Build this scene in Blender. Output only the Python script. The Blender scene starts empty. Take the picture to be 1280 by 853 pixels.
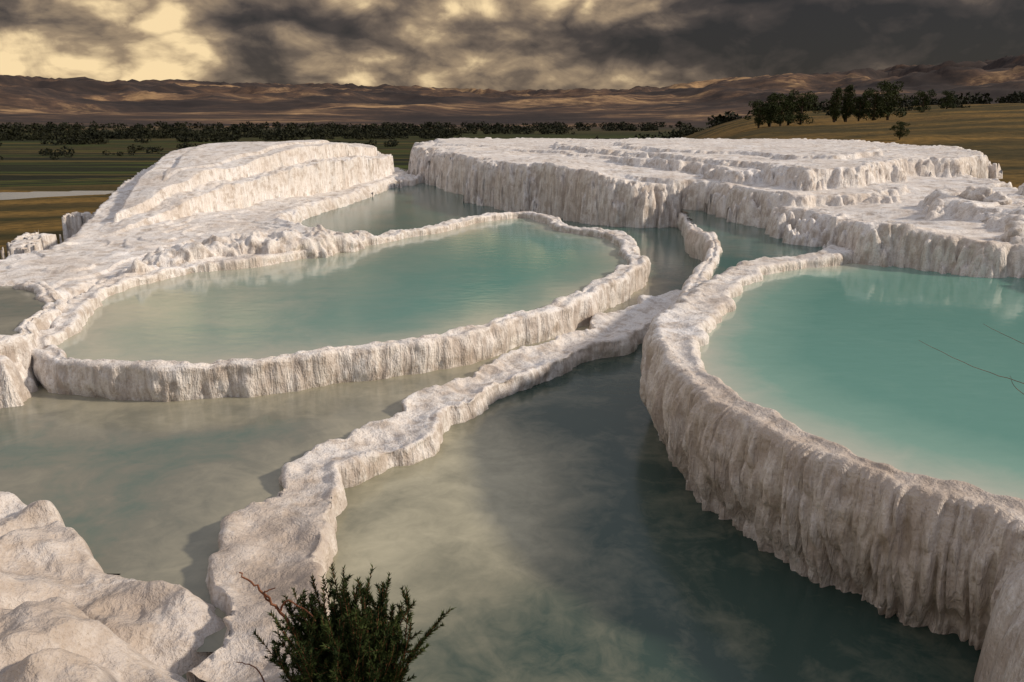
import bpy, math, random
import numpy as np
from math import radians, sin, cos, tan, pi
random.seed(7); rng=np.random.default_rng(7)
S=bpy.context.scene
# ------------------------------------------------------------------ camera
CZ=4.0; PITCH=radians(15.5); F=995.0
cam=bpy.data.cameras.new("camera"); camo=bpy.data.objects.new("camera",cam)
S.collection.objects.link(camo); camo.location=(0,0,CZ); camo.rotation_euler=(radians(90)-PITCH,0,0)
cam.lens=28; cam.sensor_width=36; cam.clip_start=.05; cam.clip_end=90000
S.camera=camo
def P(u,v,z=0.0):
    """survey: ground position of a landmark lying on level z"""
    dx=(u-640)/F; dy=-(v-426.5)/F
    r=np.array([dx, cos(PITCH)+dy*sin(PITCH), -sin(PITCH)+dy*cos(PITCH)])
    t=(z-CZ)/r[2]
    return (r[0]*t, r[1]*t)
# ------------------------------------------------------------------ noise
def _hash(ix,iy,iz):
    h=(ix.astype(np.int64)*374761393+iy.astype(np.int64)*668265263+iz.astype(np.int64)*2147483647+1013904223)&0xffffffff
    h=((h^(h>>13))*1274126177)&0xffffffff
    h=((h^(h>>15))*2246822519)&0xffffffff
    return h^(h>>16)
def n3(x,y,z):
    x=np.asarray(x,float);y=np.asarray(y,float);z=np.asarray(z,float)
    x,y,z=np.broadcast_arrays(x,y,z)
    ix=np.floor(x);iy=np.floor(y);iz=np.floor(z)
    fx=x-ix;fy=y-iy;fz=z-iz
    u=fx*fx*fx*(fx*(fx*6-15)+10);v=fy*fy*fy*(fy*(fy*6-15)+10);w=fz*fz*fz*(fz*(fz*6-15)+10)
    def c(a,b,d):
        h=_hash(ix+a,iy+b,iz+d)
        return ((h&1023)/511.5-1)*(fx-a)+(((h>>10)&1023)/511.5-1)*(fy-b)+(((h>>20)&1023)/511.5-1)*(fz-d)
    x00=c(0,0,0)*(1-u)+c(1,0,0)*u; x10=c(0,1,0)*(1-u)+c(1,1,0)*u
    x01=c(0,0,1)*(1-u)+c(1,0,1)*u; x11=c(0,1,1)*(1-u)+c(1,1,1)*u
    return 1.9*((x00*(1-v)+x10*v)*(1-w)+(x01*(1-v)+x11*v)*w)
def n2(x,y,k=0):
    x=np.asarray(x,float);y=np.asarray(y,float); x,y=np.broadcast_arrays(x,y)
    x,y=x*.8-y*.6+k*3.7,x*.6+y*.8-k*1.3
    ix=np.floor(x);iy=np.floor(y);fx=x-ix;fy=y-iy;iz=np.full_like(ix,k)
    u=fx*fx*fx*(fx*(fx*6-15)+10);v=fy*fy*fy*(fy*(fy*6-15)+10)
    def c(a,b):
        h=(_hash(ix+a,iy+b,iz)&4095)*(2*pi/4096); return np.cos(h)*(fx-a)+np.sin(h)*(fy-b)
    return 1.5*((c(0,0)*(1-u)+c(1,0)*u)*(1-v)+(c(0,1)*(1-u)+c(1,1)*u)*v)
def fb2(x,y,o=4,k=0):
    s=0;a=1;t=0
    for i in range(o):
        ca,sa=cos(i*.9),sin(i*.9)
        s=s+a*n2((x*ca-y*sa)*2**i+i*17.3,(x*sa+y*ca)*2**i-i*9.1,k+i); t+=a; a*=.5
    return 1.35*s/t
def fb3(x,y,z,o=4):
    s=0;a=1;t=0
    for i in range(o):
        s=s+a*n3(x*2**i+i*17.3,y*2**i-i*9.1,z*2**i+i*5.7); t+=a; a*=.5
    return 1.3*s/t
def ss(a,b,x):
    t=np.clip((x-a)/(b-a),0,1); return t*t*(3-2*t)
# ------------------------------------------------------------------ mesh utils
def mkmesh(name,V,Fq,mat,smooth=True,attrs=None,tri=False):
    V=np.asarray(V,np.float32); Fq=np.asarray(Fq,np.int32); k=Fq.shape[1]
    me=bpy.data.meshes.new(name); me.vertices.add(len(V)); me.vertices.foreach_set("co",V.ravel())
    me.loops.add(Fq.size); me.loops.foreach_set("vertex_index",Fq.ravel())
    me.polygons.add(len(Fq)); me.polygons.foreach_set("loop_start",np.arange(0,Fq.size,k,dtype=np.int32))
    me.update(calc_edges=True)
    me.polygons.foreach_set("use_smooth",np.full(len(Fq),smooth))
    if attrs:
        for n,a in attrs.items():
            at=me.attributes.new(n,'FLOAT','POINT'); at.data.foreach_set('value',np.asarray(a,np.float32))
    me.update()
    if mat is not None: me.materials.append(mat)
    ob=bpy.data.objects.new(name,me); S.collection.objects.link(ob)
    return ob
def gridfaces(n,m,close=False):
    i=np.arange(n if close else n-1)[:,None]; j=np.arange(m-1)[None,:]
    i2=(i+1)%n
    a=i*m+j;b=i2*m+j;c=i2*m+j+1;d=i*m+j+1
    return np.stack([a,b,c,d],-1).reshape(-1,4)
def catmull(pts,closed,sub=16):
    p=np.asarray(pts,float); n=len(p); out=[]
    for i in range(n if closed else n-1):
        if closed: a,b,c,d=p[(i-1)%n],p[i],p[(i+1)%n],p[(i+2)%n]
        else: a,b,c,d=p[max(i-1,0)],p[i],p[i+1],p[min(i+2,n-1)]
        t=np.linspace(0,1,sub,endpoint=False)[:,None]
        out.append(.5*((2*b)+(-a+c)*t+(2*a-5*b+4*c-d)*t**2+(-a+3*b-3*c+d)*t**3))
    o=np.concatenate(out)
    if not closed: o=np.vstack([o,p[-1]])
    return o
def resample(p,ds,closed):
    q=np.vstack([p,p[:1]]) if closed else p
    L=np.concatenate([[0],np.cumsum(np.hypot(*(q[1:,:2]-q[:-1,:2]).T))])
    n=max(4,int(L[-1]/ds)); s=np.linspace(0,L[-1],n,endpoint=not closed)
    return np.stack([np.interp(s,L,q[:,k]) for k in range(q.shape[1])],1)
def segdist(X,Y,poly,closed):
    q=np.vstack([poly,poly[:1]]) if closed else poly
    best=np.full(X.shape,1e9)
    for a,b in zip(q[:-1],q[1:]):
        e=b-a; l=e@e+1e-12
        t=np.clip(((X-a[0])*e[0]+(Y-a[1])*e[1])/l,0,1)
        np.minimum(best,(X-a[0]-t*e[0])**2+(Y-a[1]-t*e[1])**2,out=best)
    return np.sqrt(best)
def inside(X,Y,poly):
    r=np.zeros(X.shape,bool); q=np.vstack([poly,poly[:1]])
    for a,b in zip(q[:-1],q[1:]):
        if a[1]==b[1]: continue
        c=((a[1]>Y)!=(b[1]>Y)) & (X<(b[0]-a[0])*(Y-a[1])/(b[1]-a[1])+a[0])
        r^=c
    return r
def sdf(X,Y,poly,marg=4.0):
    out=np.full(X.shape,-marg)
    m=(X>poly[:,0].min()-marg)&(X<poly[:,0].max()+marg)&(Y>poly[:,1].min()-marg)&(Y<poly[:,1].max()+marg)
    x=X[m];y=Y[m]; d=segdist(x,y,poly,True); ins=inside(x,y,poly)
    out[m]=np.where(ins,d,-d); return out
def plan(lst,z=None,closed=True,sub=4):
    return catmull([P(q[0],q[1],z if z is not None else q[2]) for q in lst],closed,sub)
def idw(X,Y,anch,p=3):
    sw=0;s=0
    for u,v,z in anch:
        x,y=P(u,v,z); w=1/(((X-x)**2+(Y-y)**2)**(p/2)+.5); sw=sw+w; s=s+w*z
    return s/sw
# ------------------------------------------------------------------ node helpers
class NT:
    def __init__(s,nt): s.nt=nt; nt.nodes.clear()
    def n(s,t,**k):
        nd=s.nt.nodes.new(t)
        for a,b in k.items(): setattr(nd,a,b)
        return nd
    def l(s,a,b): s.nt.links.new(a,b)
    def noise(s,vec,scale,detail=6,rough=.6,dist=0,vscale=None):
        if vscale:
            mp=s.n('ShaderNodeMapping'); mp.inputs['Scale'].default_value=vscale; s.l(vec,mp.inputs['Vector']); vec=mp.outputs[0]
        nd=s.n('ShaderNodeTexNoise'); nd.inputs['Scale'].default_value=scale; nd.inputs['Detail'].default_value=detail
        nd.inputs['Roughness'].default_value=rough; nd.inputs['Distortion'].default_value=dist
        s.l(vec,nd.inputs['Vector']); return nd.outputs['Fac']
    def ramp(s,fac,stops,interp='LINEAR'):
        r=s.n('ShaderNodeValToRGB'); e=r.color_ramp.elements; r.color_ramp.interpolation=interp
        while len(e)<len(stops): e.new(.5)
        for el,(p,c) in zip(e,stops):
            el.position=p; el.color=(c,c,c,1) if not hasattr(c,'__len__') else (*c,1)
        s.l(fac,r.inputs[0]); return r.outputs[0]
    def mix(s,f,a,b,mode='MIX'):
        m=s.n('ShaderNodeMix',data_type='RGBA',blend_type=mode)
        for k,v in ((0,f),(6,a),(7,b)):
            if isinstance(v,bpy.types.NodeSocket): s.l(v,m.inputs[k])
            elif hasattr(v,'__len__'): m.inputs[k].default_value=(*v,1)
            else: m.inputs[k].default_value=v
        return m.outputs[2]
    def math(s,op,a,b=0.0,c=None,clamp=False):
        m=s.n('ShaderNodeMath',operation=op); m.use_clamp=clamp
        for k,v in ((0,a),(1,b),(2,c)):
            if v is None: continue
            if isinstance(v,bpy.types.NodeSocket): s.l(v,m.inputs[k])
            else: m.inputs[k].default_value=v
        return m.outputs[0]
def material(name):
    m=bpy.data.materials.new(name); m.use_nodes=True; t=NT(m.node_tree)
    out=t.n('ShaderNodeOutputMaterial'); b=t.n('ShaderNodeBsdfPrincipled'); t.l(b.outputs[0],out.inputs[0])
    return m,t,b
# ------------------------------------------------------------------ materials
def travertine():
    m,t,b=material("travertine")
    tc=t.n('ShaderNodeTexCoord').outputs['Object']; geo=t.n('ShaderNodeNewGeometry')
    sep=t.n('ShaderNodeSeparateXYZ'); t.l(geo.outputs['Normal'],sep.inputs[0])
    steep=t.ramp(sep.outputs[2],[(.25,1.0),(.8,0.0)])
    so=t.n('ShaderNodeSeparateXYZ'); t.l(tc,so.inputs[0])
    near=t.ramp(t.math('MULTIPLY',so.outputs[1],.1),[(.55,1.0),(1.2,0.0)])   # browner stone tint, full on the nearest ground, fading farther out
    big=t.noise(tc,.7,5,.65,.5); med=t.noise(tc,3.0,5,.70); fine=t.noise(tc,32,3,.7)
    streak=t.noise(tc,6,4,.62,.4,(1.4,1.4,.20))
    c=t.ramp(big,[(.3,(.68,.61,.55)),(.5,(.82,.785,.75)),(.68,(.87,.86,.86))])
    c=t.mix(t.math('MULTIPLY',t.math('MULTIPLY',near,t.math('SUBTRACT',1.0,t.math('MULTIPLY',steep,.5))),t.ramp(big,[(.40,1.0),(.60,.55)])),c,(.37,.30,.245))
    c=t.mix(t.ramp(med,[(.36,.75),(.52,0.0)]),c,(.42,.345,.28))
    c=t.mix(t.math('MULTIPLY',steep,t.ramp(streak,[(.40,.70),(.55,0.0)])),c,(.44,.38,.34))
    c=t.mix(t.ramp(fine,[(.34,.5),(.5,0.0)]),c,(.40,.33,.27))
    t.l(c,b.inputs['Base Color']); b.inputs['Roughness'].default_value=.6
    b.inputs['Specular IOR Level'].default_value=.4
    flat=t.math('SUBTRACT',1.0,t.math('MULTIPLY',steep,.5))
    h1=t.math('MULTIPLY',t.math('MULTIPLY',med,.085),flat); h2=t.math('MULTIPLY',fine,.016)
    st=t.math('MULTIPLY',t.math('MULTIPLY',streak,.10),steep)
    h=t.math('ADD',t.math('ADD',h1,h2),st)
    bp=t.n('ShaderNodeBump'); bp.inputs['Strength'].default_value=.9; bp.inputs['Distance'].default_value=1.0
    t.l(h,bp.inputs['Height']); t.l(bp.outputs[0],b.inputs['Normal'])
    return m
TRAV=travertine()
def water(name,shallow,mid,deep,ripple=.003,cloud=.35,rough=.09,fscale=.55):
    m,t,b=material(name)
    tc=t.n('ShaderNodeTexCoord').outputs['Object']
    at=t.n('ShaderNodeAttribute',attribute_name='depth_shade').outputs['Fac']
    nz=t.noise(tc,fscale,5,.6,.9); nz2=t.noise(tc,fscale*4.5,5,.68,.8)
    d=t.math('ADD',at,t.math('MULTIPLY',t.math('SUBTRACT',nz,.5),cloud*2))
    d=t.math('ADD',d,t.math('MULTIPLY',t.math('SUBTRACT',nz2,.5),cloud*.9),None,True)
    c=t.ramp(d,[(0.0,shallow),(.45,mid),(1.0,deep)])
    t.l(c,b.inputs['Base Color']); b.inputs['Roughness'].default_value=rough; b.inputs['IOR'].default_value=1.33
    r=t.noise(tc,3.0,2,.5,0,(1,1.8,1))
    bp=t.n('ShaderNodeBump'); bp.inputs['Strength'].default_value=1; bp.inputs['Distance'].default_value=1
    t.l(t.math('MULTIPLY',r,ripple),bp.inputs['Height']); t.l(bp.outputs[0],b.inputs['Normal'])
    return m
def ground_mat():
    m,t,b=material("ground_fields")
    tc=t.n('ShaderNodeTexCoord').outputs['Object']
    sp=t.n('ShaderNodeSeparateXYZ'); t.l(tc,sp.inputs[0])
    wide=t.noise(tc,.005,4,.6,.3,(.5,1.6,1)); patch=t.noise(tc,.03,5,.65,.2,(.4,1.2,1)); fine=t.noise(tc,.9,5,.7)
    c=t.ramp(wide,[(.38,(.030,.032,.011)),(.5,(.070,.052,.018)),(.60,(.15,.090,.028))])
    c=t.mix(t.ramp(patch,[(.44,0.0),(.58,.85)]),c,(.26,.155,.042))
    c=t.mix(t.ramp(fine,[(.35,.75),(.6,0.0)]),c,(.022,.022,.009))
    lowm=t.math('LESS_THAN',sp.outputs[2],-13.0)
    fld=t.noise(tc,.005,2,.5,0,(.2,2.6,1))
    c=t.mix(lowm,c,t.ramp(fld,[(.36,(.013,.015,.007)),(.42,(.080,.062,.020)),(.46,(.034,.042,.010)),(.5,(.013,.016,.008)),(.54,(.052,.066,.014)),(.6,(.016,.019,.008))],'EASE'))  # dark plain tones stand in for cloud shadow over the fields
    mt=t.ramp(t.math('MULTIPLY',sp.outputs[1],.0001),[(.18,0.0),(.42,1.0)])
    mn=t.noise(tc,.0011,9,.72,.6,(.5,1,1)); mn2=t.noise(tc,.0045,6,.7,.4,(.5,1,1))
    mc=t.ramp(mn,[(.38,(.030,.025,.025)),(.48,(.055,.041,.036)),(.55,(.12,.076,.053)),(.63,(.42,.27,.14))])  # paints sunlit gold patches and cloud-shadow darks, greyed for haze
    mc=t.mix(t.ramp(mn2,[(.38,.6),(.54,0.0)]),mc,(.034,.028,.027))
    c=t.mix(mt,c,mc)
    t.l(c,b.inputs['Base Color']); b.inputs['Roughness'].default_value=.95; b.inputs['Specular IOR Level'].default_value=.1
    bp=t.n('ShaderNodeBump'); bp.inputs['Distance'].default_value=.25; bp.inputs['Strength'].default_value=.7
    t.l(fine,bp.inputs['Height']); t.l(bp.outputs[0],b.inputs['Normal'])
    return m
def simple(name,c1,c2,scale,rough=.8):
    m,t,b=material(name); tc=t.n('ShaderNodeTexCoord').outputs['Object']
    t.l(t.ramp(t.noise(tc,scale,2,.6),[(.35,c1),(.65,c2)]),b.inputs['Base Color'])
    b.inputs['Roughness'].default_value=rough; b.inputs['Specular IOR Level'].default_value=.2
    return m
LEAF=simple("tree_foliage",(.018,.028,.008),(.06,.075,.02),.8)
FAR=simple("treeline_foliage",(.008,.011,.005),(.022,.024,.010),.02)
BARK=simple("bark",(.05,.035,.025),(.10,.075,.05),6)
JUN=simple("juniper_foliage",(.014,.028,.007),(.048,.068,.016),9)
TWIG=simple("dry_twig",(.12,.045,.025),(.25,.11,.06),14)
# ------------------------------------------------------------------ lofted rims
def rim(name,ctrl,zin,zout,closed=False,ds=.03,undercut=0.,flute=.04,ffreq=5.,lump=.05,wob=.07,bulge=.03,dip=.02,
        n_in=8,n_out=14,rr=.12,low=1.0,wvar=.25,knob=.18):
    C=np.array([[*P(u,v,z),z,w] for u,v,z,w in ctrl])
    C=resample(catmull(C,closed,20),ds,closed); n=len(C)
    def tang(c):
        if closed: t=np.roll(c,-3,0)[:,:2]-np.roll(c,3,0)[:,:2]
        else: t=np.gradient(c[:,:2],axis=0)
        return t/np.maximum(np.hypot(t[:,0],t[:,1]),1e-9)[:,None]
    T=tang(C); N=np.stack([T[:,1],-T[:,0]],1)
    x,y=C[:,0].copy(),C[:,1].copy()
    wv=wob*(n2(x*.7,y*.7,3)*1.2+n2(x*1.7,y*1.7,4)*.6+n2(x*4,y*4,5)*.15)
    C[:,:2]+=N*wv[:,None]; T=tang(C); N=np.stack([T[:,1],-T[:,0]],1)
    k=9
    if closed: N=sum(np.roll(N,i,0) for i in range(-k,k+1))
    else:
        Np=np.pad(N,((k,k),(0,0)),mode='edge'); N=sum(Np[i:i+n] for i in range(2*k+1))
    N/=np.hypot(N[:,0],N[:,1])[:,None]
    w=C[:,3]*(1+wvar*n2(x*1.1,y*1.1,8)+knob*n2(x*3.3,y*3.3,9)); zt=C[:,2]+lump*.6*n2(x*1.1,y*1.1,11)
    r=np.minimum(rr,w*.38)
    O=[];Z=[];M=[]
    for t in np.linspace(0,1,n_in): O.append(-w/2-.04*(1-t)); Z.append(zin-.25+(zt-r-zin+.25)*t); M.append(0*w)
    for a in np.linspace(pi,pi/2,7)[1:]: O.append(-w/2+r+r*cos(a)); Z.append(zt-r+r*sin(a)); M.append(0*w)
    for t in np.linspace(0,1,14)[1:]: O.append((-w/2+r)+(w-2*r)*t); Z.append(zt-dip*np.sin(pi*t)); M.append(0*w)
    for a in np.linspace(pi/2,0,8)[1:]: O.append(w/2-r+r*cos(a)); Z.append(zt-r+r*sin(a)); M.append(0*w+(1-a/(pi/2))*.7)
    for t in np.linspace(0,1,n_out)[1:]:
        O.append(w/2+bulge*np.sin(pi*min(1,t*1.4))-undercut*t**1.3); Z.append((zt-r)+(zout-.25-zt+r)*t); M.append(0*w+.7+.3*min(1,t*3))
    O=np.array(O).T;Z=np.array(Z).T;M=np.array(M).T; m=O.shape[1]
    dO=np.gradient(O,axis=1);dZ=np.gradient(Z,axis=1); l=np.hypot(dO,dZ)+1e-9
    no,nz=-dZ/l,dO/l
    X=C[:,0,None]+N[:,0,None]*O; Y=C[:,1,None]+N[:,1,None]*O
    ex=(C[:,0]+N[:,0]*w/2)[:,None]; ey=(C[:,1]+N[:,1]*w/2)[:,None]
    D=lump*fb3(X*1.7,Y*1.7,Z*1.7,3)+lump*.35*fb3(X*7,Y*7,Z*7,3)*(1-.5*M)
    wx=ex+.06*n3(ex*2,ey*2,Z*1.6); wy=ey+.06*n3(ex*2+7,ey*2,Z*1.6)
    f1=np.abs(n3(wx*ffreq,wy*ffreq,Z*.3)); f2=np.abs(n3(wx*ffreq*2.2+9,wy*ffreq*2.2,Z*.9)); f3=np.abs(n3(wx*ffreq*1.3+19,wy*ffreq*1.3,Z*4.)) ; f0=n3(ex*ffreq*.25,ey*ffreq*.25,Z*.4+3)
    D=D+flute*M*(2.2*np.minimum(f1,.55)+1.4*np.minimum(f2,.5)+.35*f3-1.0+1.0*low*f0)
    X=X+N[:,0,None]*no*D; Y=Y+N[:,1,None]*no*D; Z=Z+nz*D
    V=np.stack([X,Y,Z],-1).reshape(-1,3)
    mkmesh(name,V,gridfaces(n,m,closed)[:,::-1],TRAV)
    return C[:,:2]
A=rim("travertine_pool_rim",[(45,428,.66,.34),(75,446,.64,.32),(130,452,.64,.32),(200,455,.64,.30),(300,449,.64,.28),(400,438,.64,.28),(500,427,.64,.30),
  (575,412,.66,.30),(650,394,.66,.32),(695,380,.68,.34),(738,360,.68,.4),(775,341,.68,.45),(793,326,.68,.45),(786,308,.68,.45),(772,292,.7,.55),(738,286,.7,.45),
  (702,281,.7,.45),(684,270,.72,.45),(650,265,.72,.45),(605,269,.72,.45),(560,279,.72,.45),(500,289,.72,.5),(440,300,.72,.6),(360,312,.75,.8),(290,322,.75,.8),
  (235,330,.72,.6),(180,342,.7,.5),(140,352,.7,.5),(108,368,.72,.4),(95,384,.75,.4),(84,400,.72,.4),(56,414,.7,.4)],
  .52,.12,closed=True,ds=.035,flute=.026,ffreq=3.6,lump=.07,wob=.10,rr=.09)
B=rim("travertine_dividing_wall",[(300,850,.30,.85),(325,790,.32,.85),(338,735,.31,.85),(345,690,.29,.85),(352,640,.28,.88),(398,588,.27,.75),(465,555,.27,.85),(525,520,.27,.75),(560,490,.27,.85),
  (620,463,.28,.8),(680,440,.28,.8),(745,417,.30,.9),(790,398,.34,1.1),(840,380,.45,1.2),(880,360,.7,1.0)],
  .12,0,ds=.02,flute=.018,ffreq=4,lump=.075,wob=.17,dip=.06,rr=.06,wvar=.35,knob=.12)
Cc=rim("travertine_cascade_wall",[(1060,308,1.45,.7),(1035,317,1.4,.6),(985,322,1.38,.6),(935,333,1.36,.6),(897,356,1.34,.6),(870,385,1.34,.75),(845,412,1.33,.65),(846,440,1.32,.5),(880,474,1.3,.42),
  (935,510,1.29,.38),(1000,545,1.28,.36),(1090,578,1.27,.36),(1180,606,1.26,.42),(1280,640,1.25,.45),(1420,700,1.25,.5)],
  1.2,0,ds=.010,undercut=.24,flute=.098,ffreq=5.8,lump=.04,wob=.09,bulge=.11,n_out=90,rr=.11,low=.4)
D=rim("travertine_pool_rim",[(850,262,.62,.3),(862,276,.70,.32),(871,287,.88,.4),(886,292,.90,.36),(894,306,.90,.32),(888,322,.90,.32),(876,342,.96,.36),(866,362,1.08,.4),(866,385,1.25,.5)],
  .76,.12,ds=.03,flute=.02,lump=.05,wob=.05)
E=rim("travertine_ridge",[(128,352,.30,.4),(150,340,.62,.7),(175,330,.85,.8),(215,314,.95,1.0),(262,305,1.0,1.2),(312,298,1.05,1.3),(362,292,1.1,1.2),(410,290,1.05,1.0),(442,295,.8,.6),(462,300,.35,.4)],
  .4,.4,ds=.035,flute=.10,ffreq=1.3,lump=.24,wob=.2,n_out=20,rr=.3)
G=rim("travertine_pool_rim",[(-70,424,.86,.3),(-10,430,.86,.3),(26,418,.86,.28),(46,396,.86,.28),(62,376,.86,.3),(52,360,.88,.32),(10,352,.88,.34),(-50,356,.88,.34),(-120,385,.86,.3)],
  .72,.45,closed=True,ds=.03,flute=.03,ffreq=3,lump=.09,wob=.12,rr=.1)
# ------------------------------------------------------------------ travertine terraces (height field)
t1e=[(505,186,2.0),(525,190,2.02),(560,196,2.08),(610,203,2.15),(660,208,2.13),(710,215,2.1),(760,226,1.85),(810,234,1.6),(850,238,1.5),(872,238,1.5),(905,247,1.5),(950,263,1.45),(985,274,1.4),
     (1015,280,1.45),(1035,280,1.7),(1060,279,1.95),(1100,279,2.05),(1140,284,2.0),(1200,301,1.85),(1280,324,1.65),(1500,390,1.6),(1750,320,1.8),(1400,245,1.8),(1262,228,1.75)]
tier1=plan(t1e+[(1150,192,2.1),(1060,177,2.2),(900,173,2.2),(640,172,2.2),(545,173,2.2)])
t1a=t1e+[(1000,248,1.5),(1130,248,1.6),(1230,228,1.65),(900,232,1.6),(850,222,1.7),(600,186,2.2),(750,195,2.1),(900,200,1.9),(1000,185,2.1),(1250,270,1.65)]
tier12=plan([(775,216),(820,222),(862,226),(900,232),(960,243),(1010,247),(1060,245),(1120,235),(1000,200),(800,200)],1.85)
tier15=plan([(540,179),(600,184),(650,189),(700,193),(760,199),(800,203),(840,208),(880,213),(915,216),(1000,205),(1000,178),(700,174),(560,174)],2.2)
tier2=plan([(690,184),(740,189),(800,196),(850,201),(885,207),(915,206),(955,209),(1000,216),(1050,215),(1100,211),(1160,203),(1200,200),(1234,194),(1215,187),(1130,181),(1060,176),(900,174),(720,176)],2.38)
tier3=plan([(760,181),(820,186),(900,189),(960,194),(1040,195),(1090,190),(1120,186),(1060,178),(900,175),(800,176)],2.56)
tierR=plan([(1150,262),(1190,266),(1230,276),(1300,292),(1500,300),(1400,240),(1200,243),(1150,250)],1.9)
bank=plan([(-300,482),(-20,474),(40,466),(50,430),(85,398),(96,380),(112,366),(140,352),(190,340),(235,328),(300,318),(360,310),(430,302),(446,293),(385,281),(368,272),(400,255),(450,241),(500,222),(512,213),
   (450,207),(300,213),(180,240),(75,296),(0,318),(-150,335),(-400,350)],.6)
mound=plan([(60,306),(150,300),(220,286),(290,268),(350,256),(400,246),(450,236),(495,223),(508,214),(450,206),(340,208),(240,222),(150,248),(60,288)],.6)
mA=[(60,292,.70),(130,262,1.05),(170,246,1.4),(205,230,1.75),(240,210,2.15),(280,190,2.6),(320,178,2.95),(380,177,2.9),(430,179,2.65),(470,184,2.35),(495,190,2.1)]
fore=plan([(-400,540),(-100,570),(0,590),(50,610),(110,651),(160,678),(205,696),(260,702),(295,720),(330,738),(372,742),(405,775),(480,812),(560,828),(590,920),(600,1200),(-500,1300)],.45)
butt=plan([(1252,690),(1250,740),(1262,800),(1255,900),(1240,1100),(1800,1100),(1800,700),(1400,660)],.9)
az=np.radians(np.arange(-48,48.01,.09))
rs=[2.2]
while rs[-1]<125: rs.append(rs[-1]*(1+(.004 if rs[-1]<11 else .0027 if rs[-1]<62 else .01)))
rs=np.array(rs)
R,AZ=np.meshgrid(rs,az,indexing='ij'); X=R*np.sin(AZ); Y=R*np.cos(AZ)
X=X.ravel();Y=Y.ravel()
lob=.8*n2(X*.26,Y*.26,20)+.60*np.abs(n2(X*.55,Y*.55,21))-.28
flu=.40*np.minimum(np.abs(n2(X*1.7,Y*1.7,22)),.5)+.22*np.minimum(np.abs(n2(X*3.9,Y*3.9,23)),.5)-.18
rough=fb2(X*1.1,Y*1.1,5,40)
soft=n2(X*.45,Y*.45,44)
def wall(s,w,p=3.0):
    t=np.clip(s/w,0,1); return 1-(1-t)**p
def terr(f,k,steps,amp):
    q=(fb2(X*f,Y*f,2,k)*.5+.5)*steps; fl=np.floor(q); fr=q-fl
    return amp*(fl+ss(.0,.10,fr)+.45*np.exp(-((fr-.14)/.07)**2))
H=np.full(X.shape,-.8)
def put(poly,ztop,zlo,w,lobe=1.,fl=1.,lip=.05):
    global H
    s=sdf(X,Y,poly)+lob*lobe+flu*fl
    h=zlo+(ztop-zlo)*wall(s,w)+lip*np.exp(-((s-w*.8)/.25)**2)
    H=np.where(s>0,np.maximum(H,h),H); return s
micro=terr(.14,60,9,.06); micro2=terr(.28,64,7,.05)
put(bank,.44+micro2*.8+.05*rough,-.5,.6,.2,.7)
# mound: smooth bulging dome with draped front
s=sdf(X,Y,mound,9); sm=s+.25*lob+.45*flu
zt=idw(X,Y,mA,3)
dome=1-(1-np.clip(sm/2.9,0,1))**2.8
hm=.35+(zt-.35)*dome+.03*rough+.08*soft
H=np.where(sm>0,np.maximum(H,hm),H)
z1=idw(X,Y,t1a)
put(tier1,z1-.12+micro*.6+.03*rough+.07*soft,-.3,.85,1.1,1.3,.07)
put(tier12,1.70+micro*.4+.03*rough+.05*soft,1.0,.5,1.3,1.)
put(tier15,2.08+micro*.45+.03*rough+.05*soft,1.3,.6,1.7,1.1)
put(tier2,2.22+micro*.45+micro2*.15+.04*rough+.06*soft,1.0,.8,1.3,1.3,.08)
put(tier3,2.38+micro*.45+.04*rough,2.0,.6,1.6,1.1)
put(tierR,1.80+micro2+.04*rough,1.2,.9,1.5,1.2)
# foreground rock
s=sdf(X,Y,fore)+.12*n2(X*1.4,Y*1.4,50)+.04*n2(X*5,Y*5,51)
rz=.38+.30*ss(0,1.6,s)+.32*fb2(X*.8,Y*.8,3,52)+.08*fb2(X*2.6,Y*2.6,4,53)-.34*np.exp(-(((X+2.0)/.42)**2+((Y-4.9)/.6)**2))
rz-=.16*(.2-np.minimum(np.abs(n2(X*.8+Y*.4,Y*.8-X*.4,57)),.2))/.2
h=-.4+(rz+.4)*wall(s,.25); H=np.where(s>0,np.maximum(H,h),H)
s=sdf(X,Y,butt)+.10*n2(X*2,Y*2,54)+.05*n2(X*6,Y*6,55)
rz=1.0+.15*fb2(X*1.5,Y*1.5,5,56); h=-.4+(rz+.4)*wall(s,.3); H=np.where(s>0,np.maximum(H,h),H)
V=np.stack([X,Y,H],1); Fq=gridfaces(len(rs),len(az))
keep=(H[Fq].max(1)>-.79); Fq=Fq[keep]
used=np.zeros(len(V),bool); used[Fq.ravel()]=True; idx=np.cumsum(used)-1
mkmesh("travertine_terraces",V[used],idx[Fq],TRAV)
H2=H.reshape(len(rs),len(az))
def terrain_z(x,y):
    i=int(np.clip(np.searchsorted(rs,math.hypot(x,y)),8,len(rs)-9)); j=int(np.clip(np.searchsorted(az,math.atan2(x,y)),8,len(az)-9)); return H2[i-8:i+9,j-8:j+9].min()
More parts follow.
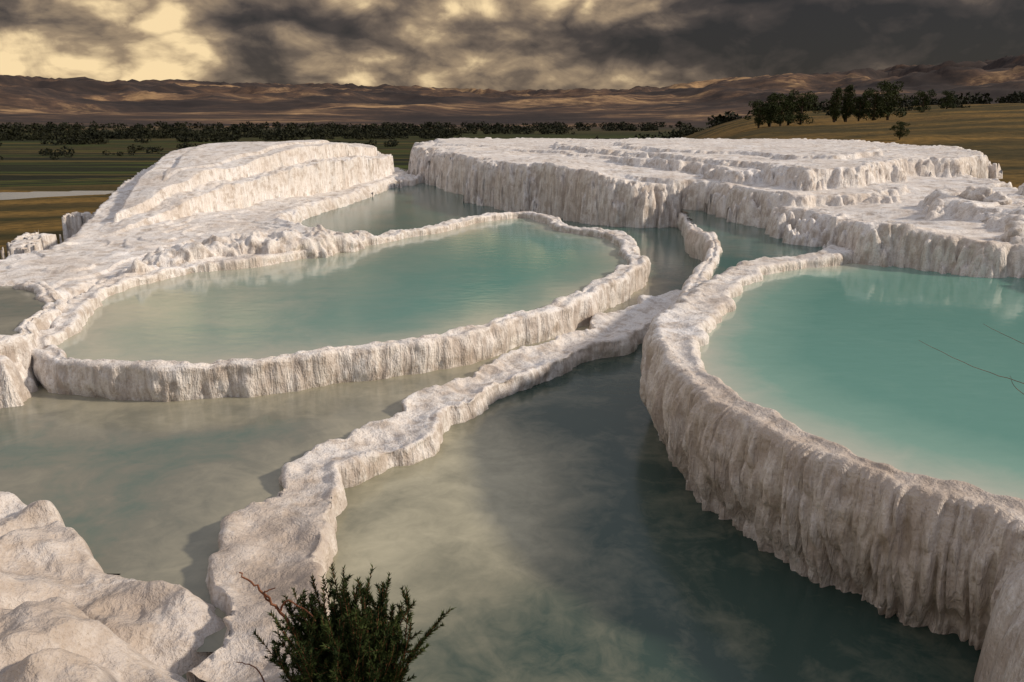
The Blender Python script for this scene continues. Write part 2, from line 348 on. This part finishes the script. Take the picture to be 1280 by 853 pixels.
# ------------------------------------------------------------------ boulders right
def boulders(name,spots,mat,seed):
    r=np.random.default_rng(seed); Vs=[];Fs=[];o=0
    n,m=26,16
    for (x,y,z,s) in spots:
        th=np.linspace(0,2*pi,n,endpoint=False)[:,None]; ph=np.linspace(-pi/2,pi/2,m)[None,:]
        a=np.cos(ph)*np.cos(th); b=np.cos(ph)*np.sin(th); c=np.sin(ph)+0*th
        q=r.uniform(0,50,3); d=1+.45*fb3(a*1.3+q[0],b*1.3+q[1],c*1.3+q[2],3)
        sc=r.uniform(.75,1.35,3)*[1,1,.7]
        ang=r.uniform(0,pi); px=a*d*sc[0]*s; py=b*d*sc[1]*s
        v=np.stack([x+px*cos(ang)-py*sin(ang),y+px*sin(ang)+py*cos(ang),z+c*d*sc[2]*s],-1).reshape(-1,3)
        Vs.append(v);Fs.append(gridfaces(n,m,True)+o);o+=len(v)
    return mkmesh(name,np.concatenate(Vs),np.concatenate(Fs),mat)
sp=[]
for i in range(190):
    u=rng.uniform(1180,1420); v=rng.uniform(236,312)
    if v>300-(1280-u)*.45: continue
    x,y=P(u,v,1.85); z=terrain_z(x,y)
    if z<1: continue
    s_=rng.uniform(.1,.36); sp.append((x,y,z+s_*.15,s_))
boulders("travertine_boulders",sp,TRAV,3)
# ------------------------------------------------------------------ water
def watersheet(name,poly,z,mat,step,depth_shade_fn):
    x0,y0=poly.min(0);x1,y1=poly.max(0)
    xs=np.arange(x0,x1+step,step);ys=np.arange(y0,y1+step,step)
    XX,YY=np.meshgrid(xs,ys,indexing='ij'); XX=XX.ravel();YY=YY.ravel()
    Fq=gridfaces(len(xs),len(ys)); cx=XX[Fq].mean(1);cy=YY[Fq].mean(1)
    Fq=Fq[inside(cx,cy,poly)]
    used=np.zeros(len(XX),bool);used[Fq.ravel()]=True;idx=np.cumsum(used)-1
    XX=XX[used];YY=YY[used]
    return mkmesh(name,np.stack([XX,YY,np.full(len(XX),z)],1),idx[Fq],mat,True,{'depth_shade':depth_shade_fn(XX,YY)})
def g(X,Y,u,v,z,rx,ry):
    c=P(u,v,z); return np.exp(-((X-c[0])/rx)**2-((Y-c[1])/ry)**2)
def sub(p,k): return p[::k]
As=sub(A,10);Bs=sub(B,14);Cs=sub(Cc,28)
W1=water("turquoise_water_shallow",(.42,.42,.34),(.19,.30,.25),(.075,.26,.22),cloud=.28)
def d1(X,Y):
    d=segdist(X,Y,As,True); return np.clip((d-.1)/2.0,0,1)*(.32+.76*ss(-5.5,1.0,X-.1*(Y-14)))
watersheet("turquoise_pool_water",sub(A,3),.52,W1,.12,d1)
W2=water("turquoise_water",(.46,.48,.40),(.20,.36,.295),(.115,.28,.23),cloud=.26)
polyR=np.vstack([Cc[::5],[P(1700,900,1.2),P(2300,500,1.2),P(1500,345,1.2),P(1290,330,1.2),P(1150,312,1.2),P(1080,306,1.2)]])
def d2(X,Y):
    d=segdist(X,Y,Cs,False); return np.clip((d-.2)/1.5,0,1)
watersheet("turquoise_pool_water",polyR,1.2,W2,.1,d2)
W3=water("grey_green_water",(.34,.32,.24),(.19,.19,.15),(.05,.13,.11),cloud=.60,fscale=.7,rough=.16)
watersheet("shallow_pool_water",sub(G,3),.80,W3,.1,lambda X,Y:.35+0*X)
iC=len(Cc)//4
poly3=np.vstack([B[::5],Cc[:iC:5][::-1],[P(1060,285,.12),P(1000,262,.12),P(850,250,.12),P(700,250,.12),P(560,225,.12),P(490,208,.12),P(440,225,.12),P(350,262,.12),P(300,290,.12),P(100,352,.12),P(-300,400,.12),P(-350,640,.12),P(0,650,.12),P(200,760,.12)]])
def d3(X,Y):
    d=np.minimum(segdist(X,Y,As,True),segdist(X,Y,Bs,False)); return np.clip(d/2.2,0,.75)*.75+.35*ss(13,24,Y)
watersheet("channel_water",poly3,.12,W3,.18,d3)
poly5=np.vstack([D[::4],Cc[:iC:5][::-1],[P(1060,290,.76),P(1030,280,.76),P(985,270,.76),P(940,262,.76),P(890,250,.76)]])
watersheet("channel_water",poly5,.76,W3,.15,lambda X,Y:.9+0*X)
W4=water("milky_water",(.44,.415,.30),(.24,.235,.17),(.040,.070,.058),cloud=.58,fscale=.8,rough=.18)
poly4=np.array([(-6,2.2),(9,2.2),(9,9),(5,17),(-2,17),(-6,10)],float)
def d4(X,Y):
    dc=segdist(X,Y,Cs,False)
    v=.58+.5*(1-ss(.6,2.4,dc))-.55*g(X,Y,620,590,0,1.1,1.6)-.5*g(X,Y,470,700,0,.7,1.2)+.45*ss(8.8,12,Y)+.35*g(X,Y,800,840,0,1.8,1.2)  # wall's shadow and reflection painted darker, sunlit patches painted paler
    return np.clip(v,0,1)
watersheet("foreground_pool_water",poly4,0.0,W4,.1,d4)
# ------------------------------------------------------------------ ground, plain, hill, mountains
azg=np.radians(np.arange(-75,75.01,.2)); rg=[1.5]
while rg[-1]<26000: rg.append(rg[-1]*(1.014 if rg[-1]<4000 else 1.008))
rg=np.array(rg); R,AZ=np.meshgrid(rg,azg,indexing='ij'); X=(R*np.sin(AZ)).ravel();Y=(R*np.cos(AZ)).ravel();R=R.ravel();AZd=np.degrees(AZ.ravel())
def ground_h(X,Y,R,AZd):
    pl=-1.2-25*np.clip((R-38)/470,0,1)**.9 + .25*fb2(X*.08,Y*.08,4,70)*ss(15,60,R)
    rel=np.maximum(R-30,0)
    hill=.9+.027*np.minimum(rel,560)*(.60+.40*ss(14,34,AZd))+1.2*fb2(X*.012,Y*.012,4,71)*ss(60,200,R)+.25*fb2(X*.1,Y*.1,4,73)
    wgt=ss(4,18,AZd)*(1-ss(300,1800,R)*(1-.5*ss(20,34,AZd)))*(1-ss(1800,3200,R)); inn=ss(20,32,R)
    h=pl*(1-wgt*inn)+hill*wgt*inn
    pw=np.exp(-((R-203)/34)**4)*(1-ss(-27,-22,AZd)); h=h*(1-pw)-11.9*pw
    prof=np.interp(AZd,[-75,-33,-24,-12,0,8,14,22,33,75],[2.7,2.75,2.5,2.55,2.2,2.4,2.9,3.6,4.0,4.0])
    top=np.tan(np.radians(prof))*11500
    rid=1-np.abs(fb2(X/2200,Y/2200,7,80)); n=fb2(X/5200,Y/5200,4,81); n4=1-np.abs(fb2(X/900,Y/900,5,84))
    f=ss(3800,11500,R)
    h=h+top*f*(.36+.5*rid**1.8+.25*n+.16*n4)
    return h
Hh=ground_h(X,Y,R,AZd)
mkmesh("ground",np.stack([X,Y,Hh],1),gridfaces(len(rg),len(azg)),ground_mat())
def gz(x,y):
    r=math.hypot(x,y); return float(ground_h(np.array([x]),np.array([y]),np.array([r]),np.array([math.degrees(math.atan2(x,y))]))[0])
pp=[]
for a,r1 in ((-45,188),(-36,190),(-31,193),(-27.5,198),(-26,204),(-27,210),(-31,214),(-36,218),(-45,220)):
    pp.append((r1*sin(radians(a)),r1*cos(radians(a))))
WD=water("pale_water",(.36,.37,.37),(.30,.32,.33),(.26,.28,.30),cloud=.2,rough=.2)
watersheet("distant_pool_water",catmull(pp,True,6),-11.75,WD,2.0,lambda X,Y:.5+0*X)
# ------------------------------------------------------------------ trees
def leafcloud(cx,cy,cz,rx,rz,n,size,r):
    d=r.normal(size=(n,3)); d/=np.linalg.norm(d,axis=1)[:,None]; rad=r.uniform(.35,1,n)**.5
    c=d*rad[:,None]*[rx,rx,rz]+[cx,cy,cz]
    a=r.normal(size=(n,3));b=r.normal(size=(n,3))
    a*=size/np.linalg.norm(a,axis=1)[:,None]; b*=size/np.linalg.norm(b,axis=1)[:,None]
    return np.stack([c-a*.6-b*.3,c+a*.6-b*.3,c+b*.7],1).reshape(-1,3)
def tube(pts,rad,k=6):
    pts=np.asarray(pts,float); n=len(pts); V=[]
    for i in range(n):
        t=pts[min(i+1,n-1)]-pts[max(i-1,0)]; t/=np.linalg.norm(t)+1e-9
        a=np.cross(t,[.3,.9,.1]); a/=np.linalg.norm(a)+1e-9; b=np.cross(t,a)
        for j in range(k): V.append(pts[i]+rad[i]*(a*cos(2*pi*j/k)+b*sin(2*pi*j/k)))
    Fs=[]
    for i in range(n-1):
        for j in range(k): Fs.append((i*k+j,i*k+(j+1)%k,(i+1)*k+(j+1)%k,(i+1)*k+j))
    return np.array(V),Fs
def combo(name,parts,mats):
    V=[];Fs=[];mi=[];o=0
    for v,f,m in parts:
        V.append(v);Fs+= [tuple(int(i)+o for i in q) for q in f]; mi+=[m]*len(f); o+=len(v)
    me=bpy.data.meshes.new(name); me.from_pydata(np.concatenate(V).tolist(),[],Fs); me.polygons.foreach_set("material_index",mi)
    for m in mats: me.materials.append(m)
    me.update(); return me
def treemesh(kind,seed):
    r=np.random.default_rng(seed); parts=[]
    v,f=tube([(0,0,-.05),(.01,0,.3),(0,.01,.6),(.01,0,.85)],[.035,.028,.018,.006]); parts.append((v,f,0))
    for i in range(7):
        a=r.uniform(0,2*pi); z=r.uniform(.2,.6); L=r.uniform(.15,.28)
        v,f=tube([(0,0,z),(L*.5*cos(a),L*.5*sin(a),z+.08),(L*cos(a),L*sin(a),z+.2)],[.014,.009,.004],4); parts.append((v,f,0))
    cl=[]
    for i in range(26):
        if kind=='round':
            a=r.uniform(0,2*pi);q=r.uniform(0,.34);z=r.uniform(.14,.88); q*=math.sqrt(max(.1,1-((z-.48)/.5)**2))*1.2
            cl.append(leafcloud(q*cos(a),q*sin(a),z,r.uniform(.09,.16),r.uniform(.08,.13),130,.035,r))
        else:
            z=.10+.86*i/25; w=.15*math.sin(pi*min(1,(1.03-z)*1.1))**.6+.02; a=r.uniform(0,2*pi)
            cl.append(leafcloud(.04*cos(a),.04*sin(a),z,w,.07,130,.03,r))
    c=np.concatenate(cl); parts.append((c,np.arange(len(c)).reshape(-1,3),1))
    return combo("tree_%s_%d"%(kind,seed),parts,[BARK,LEAF])
TM={('round',1):treemesh('round',1),('round',2):treemesh('round',2),('round',3):treemesh('round',3),('tall',4):treemesh('tall',4),('tall',5):treemesh('tall',5)}
def place_tree(u,hpx,key,dist):
    a=math.atan((u-640)/F*.966); x=dist*sin(a); y=dist*cos(a)
    z=gz(x,y); h=hpx/F*dist
    nm="cypress_tree" if key[0]=='tall' else "broadleaf_tree"
    o=bpy.data.objects.new(nm,TM[key]); S.collection.objects.link(o); o.location=(x,y,z-.03*h); o.scale=(h*1.1,h*1.1,h*1.05); o.rotation_euler=(0,0,random.random()*6)
# (bearing landmark, apparent height, kind, distance in metres)
for u,h,k,d in [(948,32,('round',1),150),(962,36,('tall',5),153),(975,36,('round',3),150),(984,32,('tall',4),156),(1000,38,('round',2),158),(1042,36,('tall',4),170),(1056,38,('tall',5),172),(1072,28,('round',1),174),
                (1090,36,('round',2),175),(1108,42,('round',3),180),(1126,20,('round',1),85),(1150,24,('round',2),230),(1180,20,('round',3),260)]:
    place_tree(u,h,k,d)
def rows():
    r=np.random.default_rng(11); out=[]
    def row(d0,d1,a0,a1,n,h,gap=-.35):
        for i in range(n):
            t=i/(n-1); a=radians(a0+(a1-a0)*t+r.uniform(-.3,.3)); d=d0+(d1-d0)*t+r.uniform(-.05,.05)*d0
            if n2(np.array([a*40.]),np.array([d0*.01]),90)[0]<gap: continue
            x,y=d*sin(a),d*cos(a); z=gz(x,y); hh=h*r.uniform(.4,1.4)**1.2
            out.append(leafcloud(x,y,z+hh*.42,hh*.75,hh*.55,50,hh*.3,r))
    row(1500,1700,-36,-4,420,10,-.5); row(1150,1450,-36,-4,280,8,-.2); row(2300,2500,-36,10,400,15,-.5); row(3400,3600,-36,12,280,18,-.4); row(1900,1900,-36,4,300,11,-.4)
    row(700,900,-36,-16,50,3.5,0); row(850,1000,-30,-8,120,6,-.1)
    row(420,520,17,34,110,4.5,-.2); row(270,300,20,34,50,3,0); row(620,640,10,34,160,6,-.3); row(900,900,6,34,150,8,-.2)
    return np.concatenate(out)
c=rows(); mkmesh("distant_treeline",c,np.arange(len(c)).reshape(-1,3),FAR,False)
# ------------------------------------------------------------------ foreground juniper
def juniper():
    r=np.random.default_rng(5); parts=[];tri=[]
    bx,by=P(445,905,.4); base=np.array([bx,by,.42])
    for i in range(270):
        a=r.uniform(0,2*pi); lean=r.uniform(.0,.60); L=r.uniform(.45,1.0)*(1-.3*lean)
        d=np.array([cos(a)*lean,sin(a)*lean*.8,1.0]); d/=np.linalg.norm(d)
        p0=base+np.array([cos(a),sin(a),0])*r.uniform(0,.18)
        pts=[];n=8; cur=p0.copy(); dd=d.copy()
        for k in range(n):
            pts.append(cur.copy()); dd=dd+r.normal(size=3)*.08+np.array([0,0,.05]); dd/=np.linalg.norm(dd); cur=cur+dd*L/(n-1)
        pts=np.array(pts); v,f=tube(pts,np.linspace(.007,.0015,n),4); parts.append((v,f,0))
        def needles(pts,t0,cnt,ln):
            t=r.uniform(t0,1,cnt)*(len(pts)-1); k=np.minimum(t.astype(int),len(pts)-2); fr=(t-k)[:,None]
            c=pts[k]*(1-fr)+pts[k+1]*fr; ax=pts[k+1]-pts[k]; ax/=np.linalg.norm(ax,axis=1)[:,None]
            q=r.normal(size=(cnt,3)); q-=ax*(q*ax).sum(1)[:,None]; q/=np.linalg.norm(q,axis=1)[:,None]
            dr=ax*.75+q*.75; dr/=np.linalg.norm(dr,axis=1)[:,None]; sd=np.cross(dr,r.normal(size=(cnt,3))); sd/=np.linalg.norm(sd,axis=1)[:,None]
            l=r.uniform(.6,1.2,cnt)[:,None]*ln
            tri.append(np.stack([c-sd*.0045,c+sd*.0045,c+dr*l],1).reshape(-1,3))
        needles(pts,.2,200,.036)
        for b in range(5):
            k=r.integers(3,7); q=dd+r.normal(size=3)*.55; q[2]=abs(q[2])+.3; q/=np.linalg.norm(q); l=r.uniform(.06,.16)
            bp=np.array([pts[k]+q*l*s for s in np.linspace(0,1,4)]); v,f=tube(bp,np.linspace(.003,.001,4),3); parts.append((v,f,0)); needles(bp,.05,60,.030)
    c=np.concatenate(tri); parts.append((c,np.arange(len(c)).reshape(-1,3),1))
    me=combo("juniper_bush",parts,[TWIG,JUN]); o=bpy.data.objects.new("juniper_bush",me); S.collection.objects.link(o)
juniper()
def twigs(name,lines):
    parts=[]
    rr=np.random.default_rng(2)
    for pts,rad in lines:
        p=catmull(np.array(pts,float),False,6); p+=rr.normal(size=p.shape)*rad*.5
        v,f=tube(p,np.linspace(rad,rad*.35,len(p)),5); parts.append((v,f,0))
    me=combo(name,parts,[TWIG]); o=bpy.data.objects.new(name,me); S.collection.objects.link(o)
def Q(u,v,y):
    dx=(u-640)/F; dy=-(v-426.5)/F; r=np.array([dx,cos(PITCH)+dy*sin(PITCH),-sin(PITCH)+dy*cos(PITCH)]); return tuple(np.array([0,0,CZ])+r*y/r[1])
twigs("dry_twig",[([Q(400,880,4.15),Q(375,805,4.1),Q(350,765,4.1),Q(322,735,4.1),Q(300,716,4.1)],.013),([Q(350,765,4.1),Q(362,750,4.1),Q(395,775,4.05)],.008),([Q(345,760,4.1),Q(330,742,4.1),Q(345,735,4.1)],.008),
   ([Q(340,870,4.15),Q(320,835,4.2),Q(296,828,4.25)],.006),([Q(375,805,4.1),Q(400,812,4.0)],.006)])
twigs("bare_branch",[([Q(1330,500,5.2),Q(1280,480,5.3),Q(1215,458,5.4),Q(1148,426,5.5)],.003),([Q(1330,520,5.2),Q(1275,490,5.3),Q(1262,470,5.35)],.003),([Q(1340,455,5.2),Q(1275,428,5.3),Q(1228,405,5.4)],.0025)])
# ------------------------------------------------------------------ world + sun
SUN_AZ=radians(92)
SUN_EL=radians(28)
w=bpy.data.worlds.new("World"); S.world=w; w.use_nodes=True; t=NT(w.node_tree)
out=t.n('ShaderNodeOutputWorld'); tc=t.n('ShaderNodeTexCoord').outputs['Generated']
sky=t.n('ShaderNodeTexSky'); sky.sky_type='NISHITA'; sky.sun_disc=False; sky.sun_elevation=SUN_EL; sky.sun_rotation=SUN_AZ%(2*pi)
b1=t.n('ShaderNodeBackground'); t.l(sky.outputs[0],b1.inputs[0]); b1.inputs[1].default_value=.07
sp=t.n('ShaderNodeSeparateXYZ'); t.l(tc,sp.inputs[0])
n1=t.noise(tc,4.2,6,.55,.35,(1,1,2.2)); n2_=t.noise(tc,14,6,.6,.5,(1,1,1.7))
vz=t.n('ShaderNodeTexVoronoi'); vz.feature='F1'; vz.inputs['Scale'].default_value=11
mp=t.n('ShaderNodeMapping'); mp.inputs['Scale'].default_value=(1,1,2.0); t.l(tc,mp.inputs['Vector'])
wn=t.n('ShaderNodeTexNoise'); wn.inputs['Scale'].default_value=6; wn.inputs['Detail'].default_value=4; t.l(mp.outputs[0],wn.inputs['Vector'])
va=t.n('ShaderNodeVectorMath',operation='SCALE'); t.l(wn.outputs['Color'],va.inputs[0]); va.inputs['Scale'].default_value=.32
vb=t.n('ShaderNodeVectorMath',operation='ADD'); t.l(mp.outputs[0],vb.inputs[0]); t.l(va.outputs[0],vb.inputs[1]); t.l(vb.outputs[0],vz.inputs['Vector'])
den=t.math('ADD',t.math('MULTIPLY',n1,.62),t.math('MULTIPLY',n2_,.30))
den=t.math('ADD',den,t.math('MULTIPLY',t.math('SUBTRACT',.62,vz.outputs['Distance']),.22))
bx=t.ramp(t.math('MULTIPLY_ADD',sp.outputs[0],.5,.5),[(.15,.66),(.30,.65),(.38,.58),(.47,.62),(.56,.53),(.66,.37),(.8,.35)],'EASE')
den=t.math('ADD',den,t.math('MULTIPLY',t.math('SUBTRACT',bx,.5),.85))
den=t.math('ADD',den,t.ramp(sp.outputs[2],[(.035,.05),(.085,0.0)]))
col=t.ramp(den,[(.38,(.026,.021,.020)),(.47,(.062,.047,.041)),(.54,(.16,.118,.088)),(.61,(.36,.26,.165)),(.70,(.98,.74,.42))])
hi=t.ramp(sp.outputs[2],[(.16,0.0),(.5,1.0)])
col=t.mix(hi,col,(.48,.48,.53))
b2=t.n('ShaderNodeBackground'); t.l(col,b2.inputs[0]); b2.inputs[1].default_value=1.0
ms=t.n('ShaderNodeMixShader'); ms.inputs[0].default_value=.95; t.l(b1.outputs[0],ms.inputs[1]); t.l(b2.outputs[0],ms.inputs[2]); t.l(ms.outputs[0],out.inputs[0])
L=bpy.data.lights.new("sun",'SUN'); L.energy=3.5; L.angle=radians(4); L.color=(1,.85,.68)
lo=bpy.data.objects.new("sun",L); S.collection.objects.link(lo)
from mathutils import Vector
dv=Vector((sin(SUN_AZ)*cos(SUN_EL),cos(SUN_AZ)*cos(SUN_EL),sin(SUN_EL))); lo.rotation_euler=dv.to_track_quat('Z','Y').to_euler(); lo.location=dv*50
S.view_settings.view_transform='Standard'; S.view_settings.look='None'; S.view_settings.exposure=0
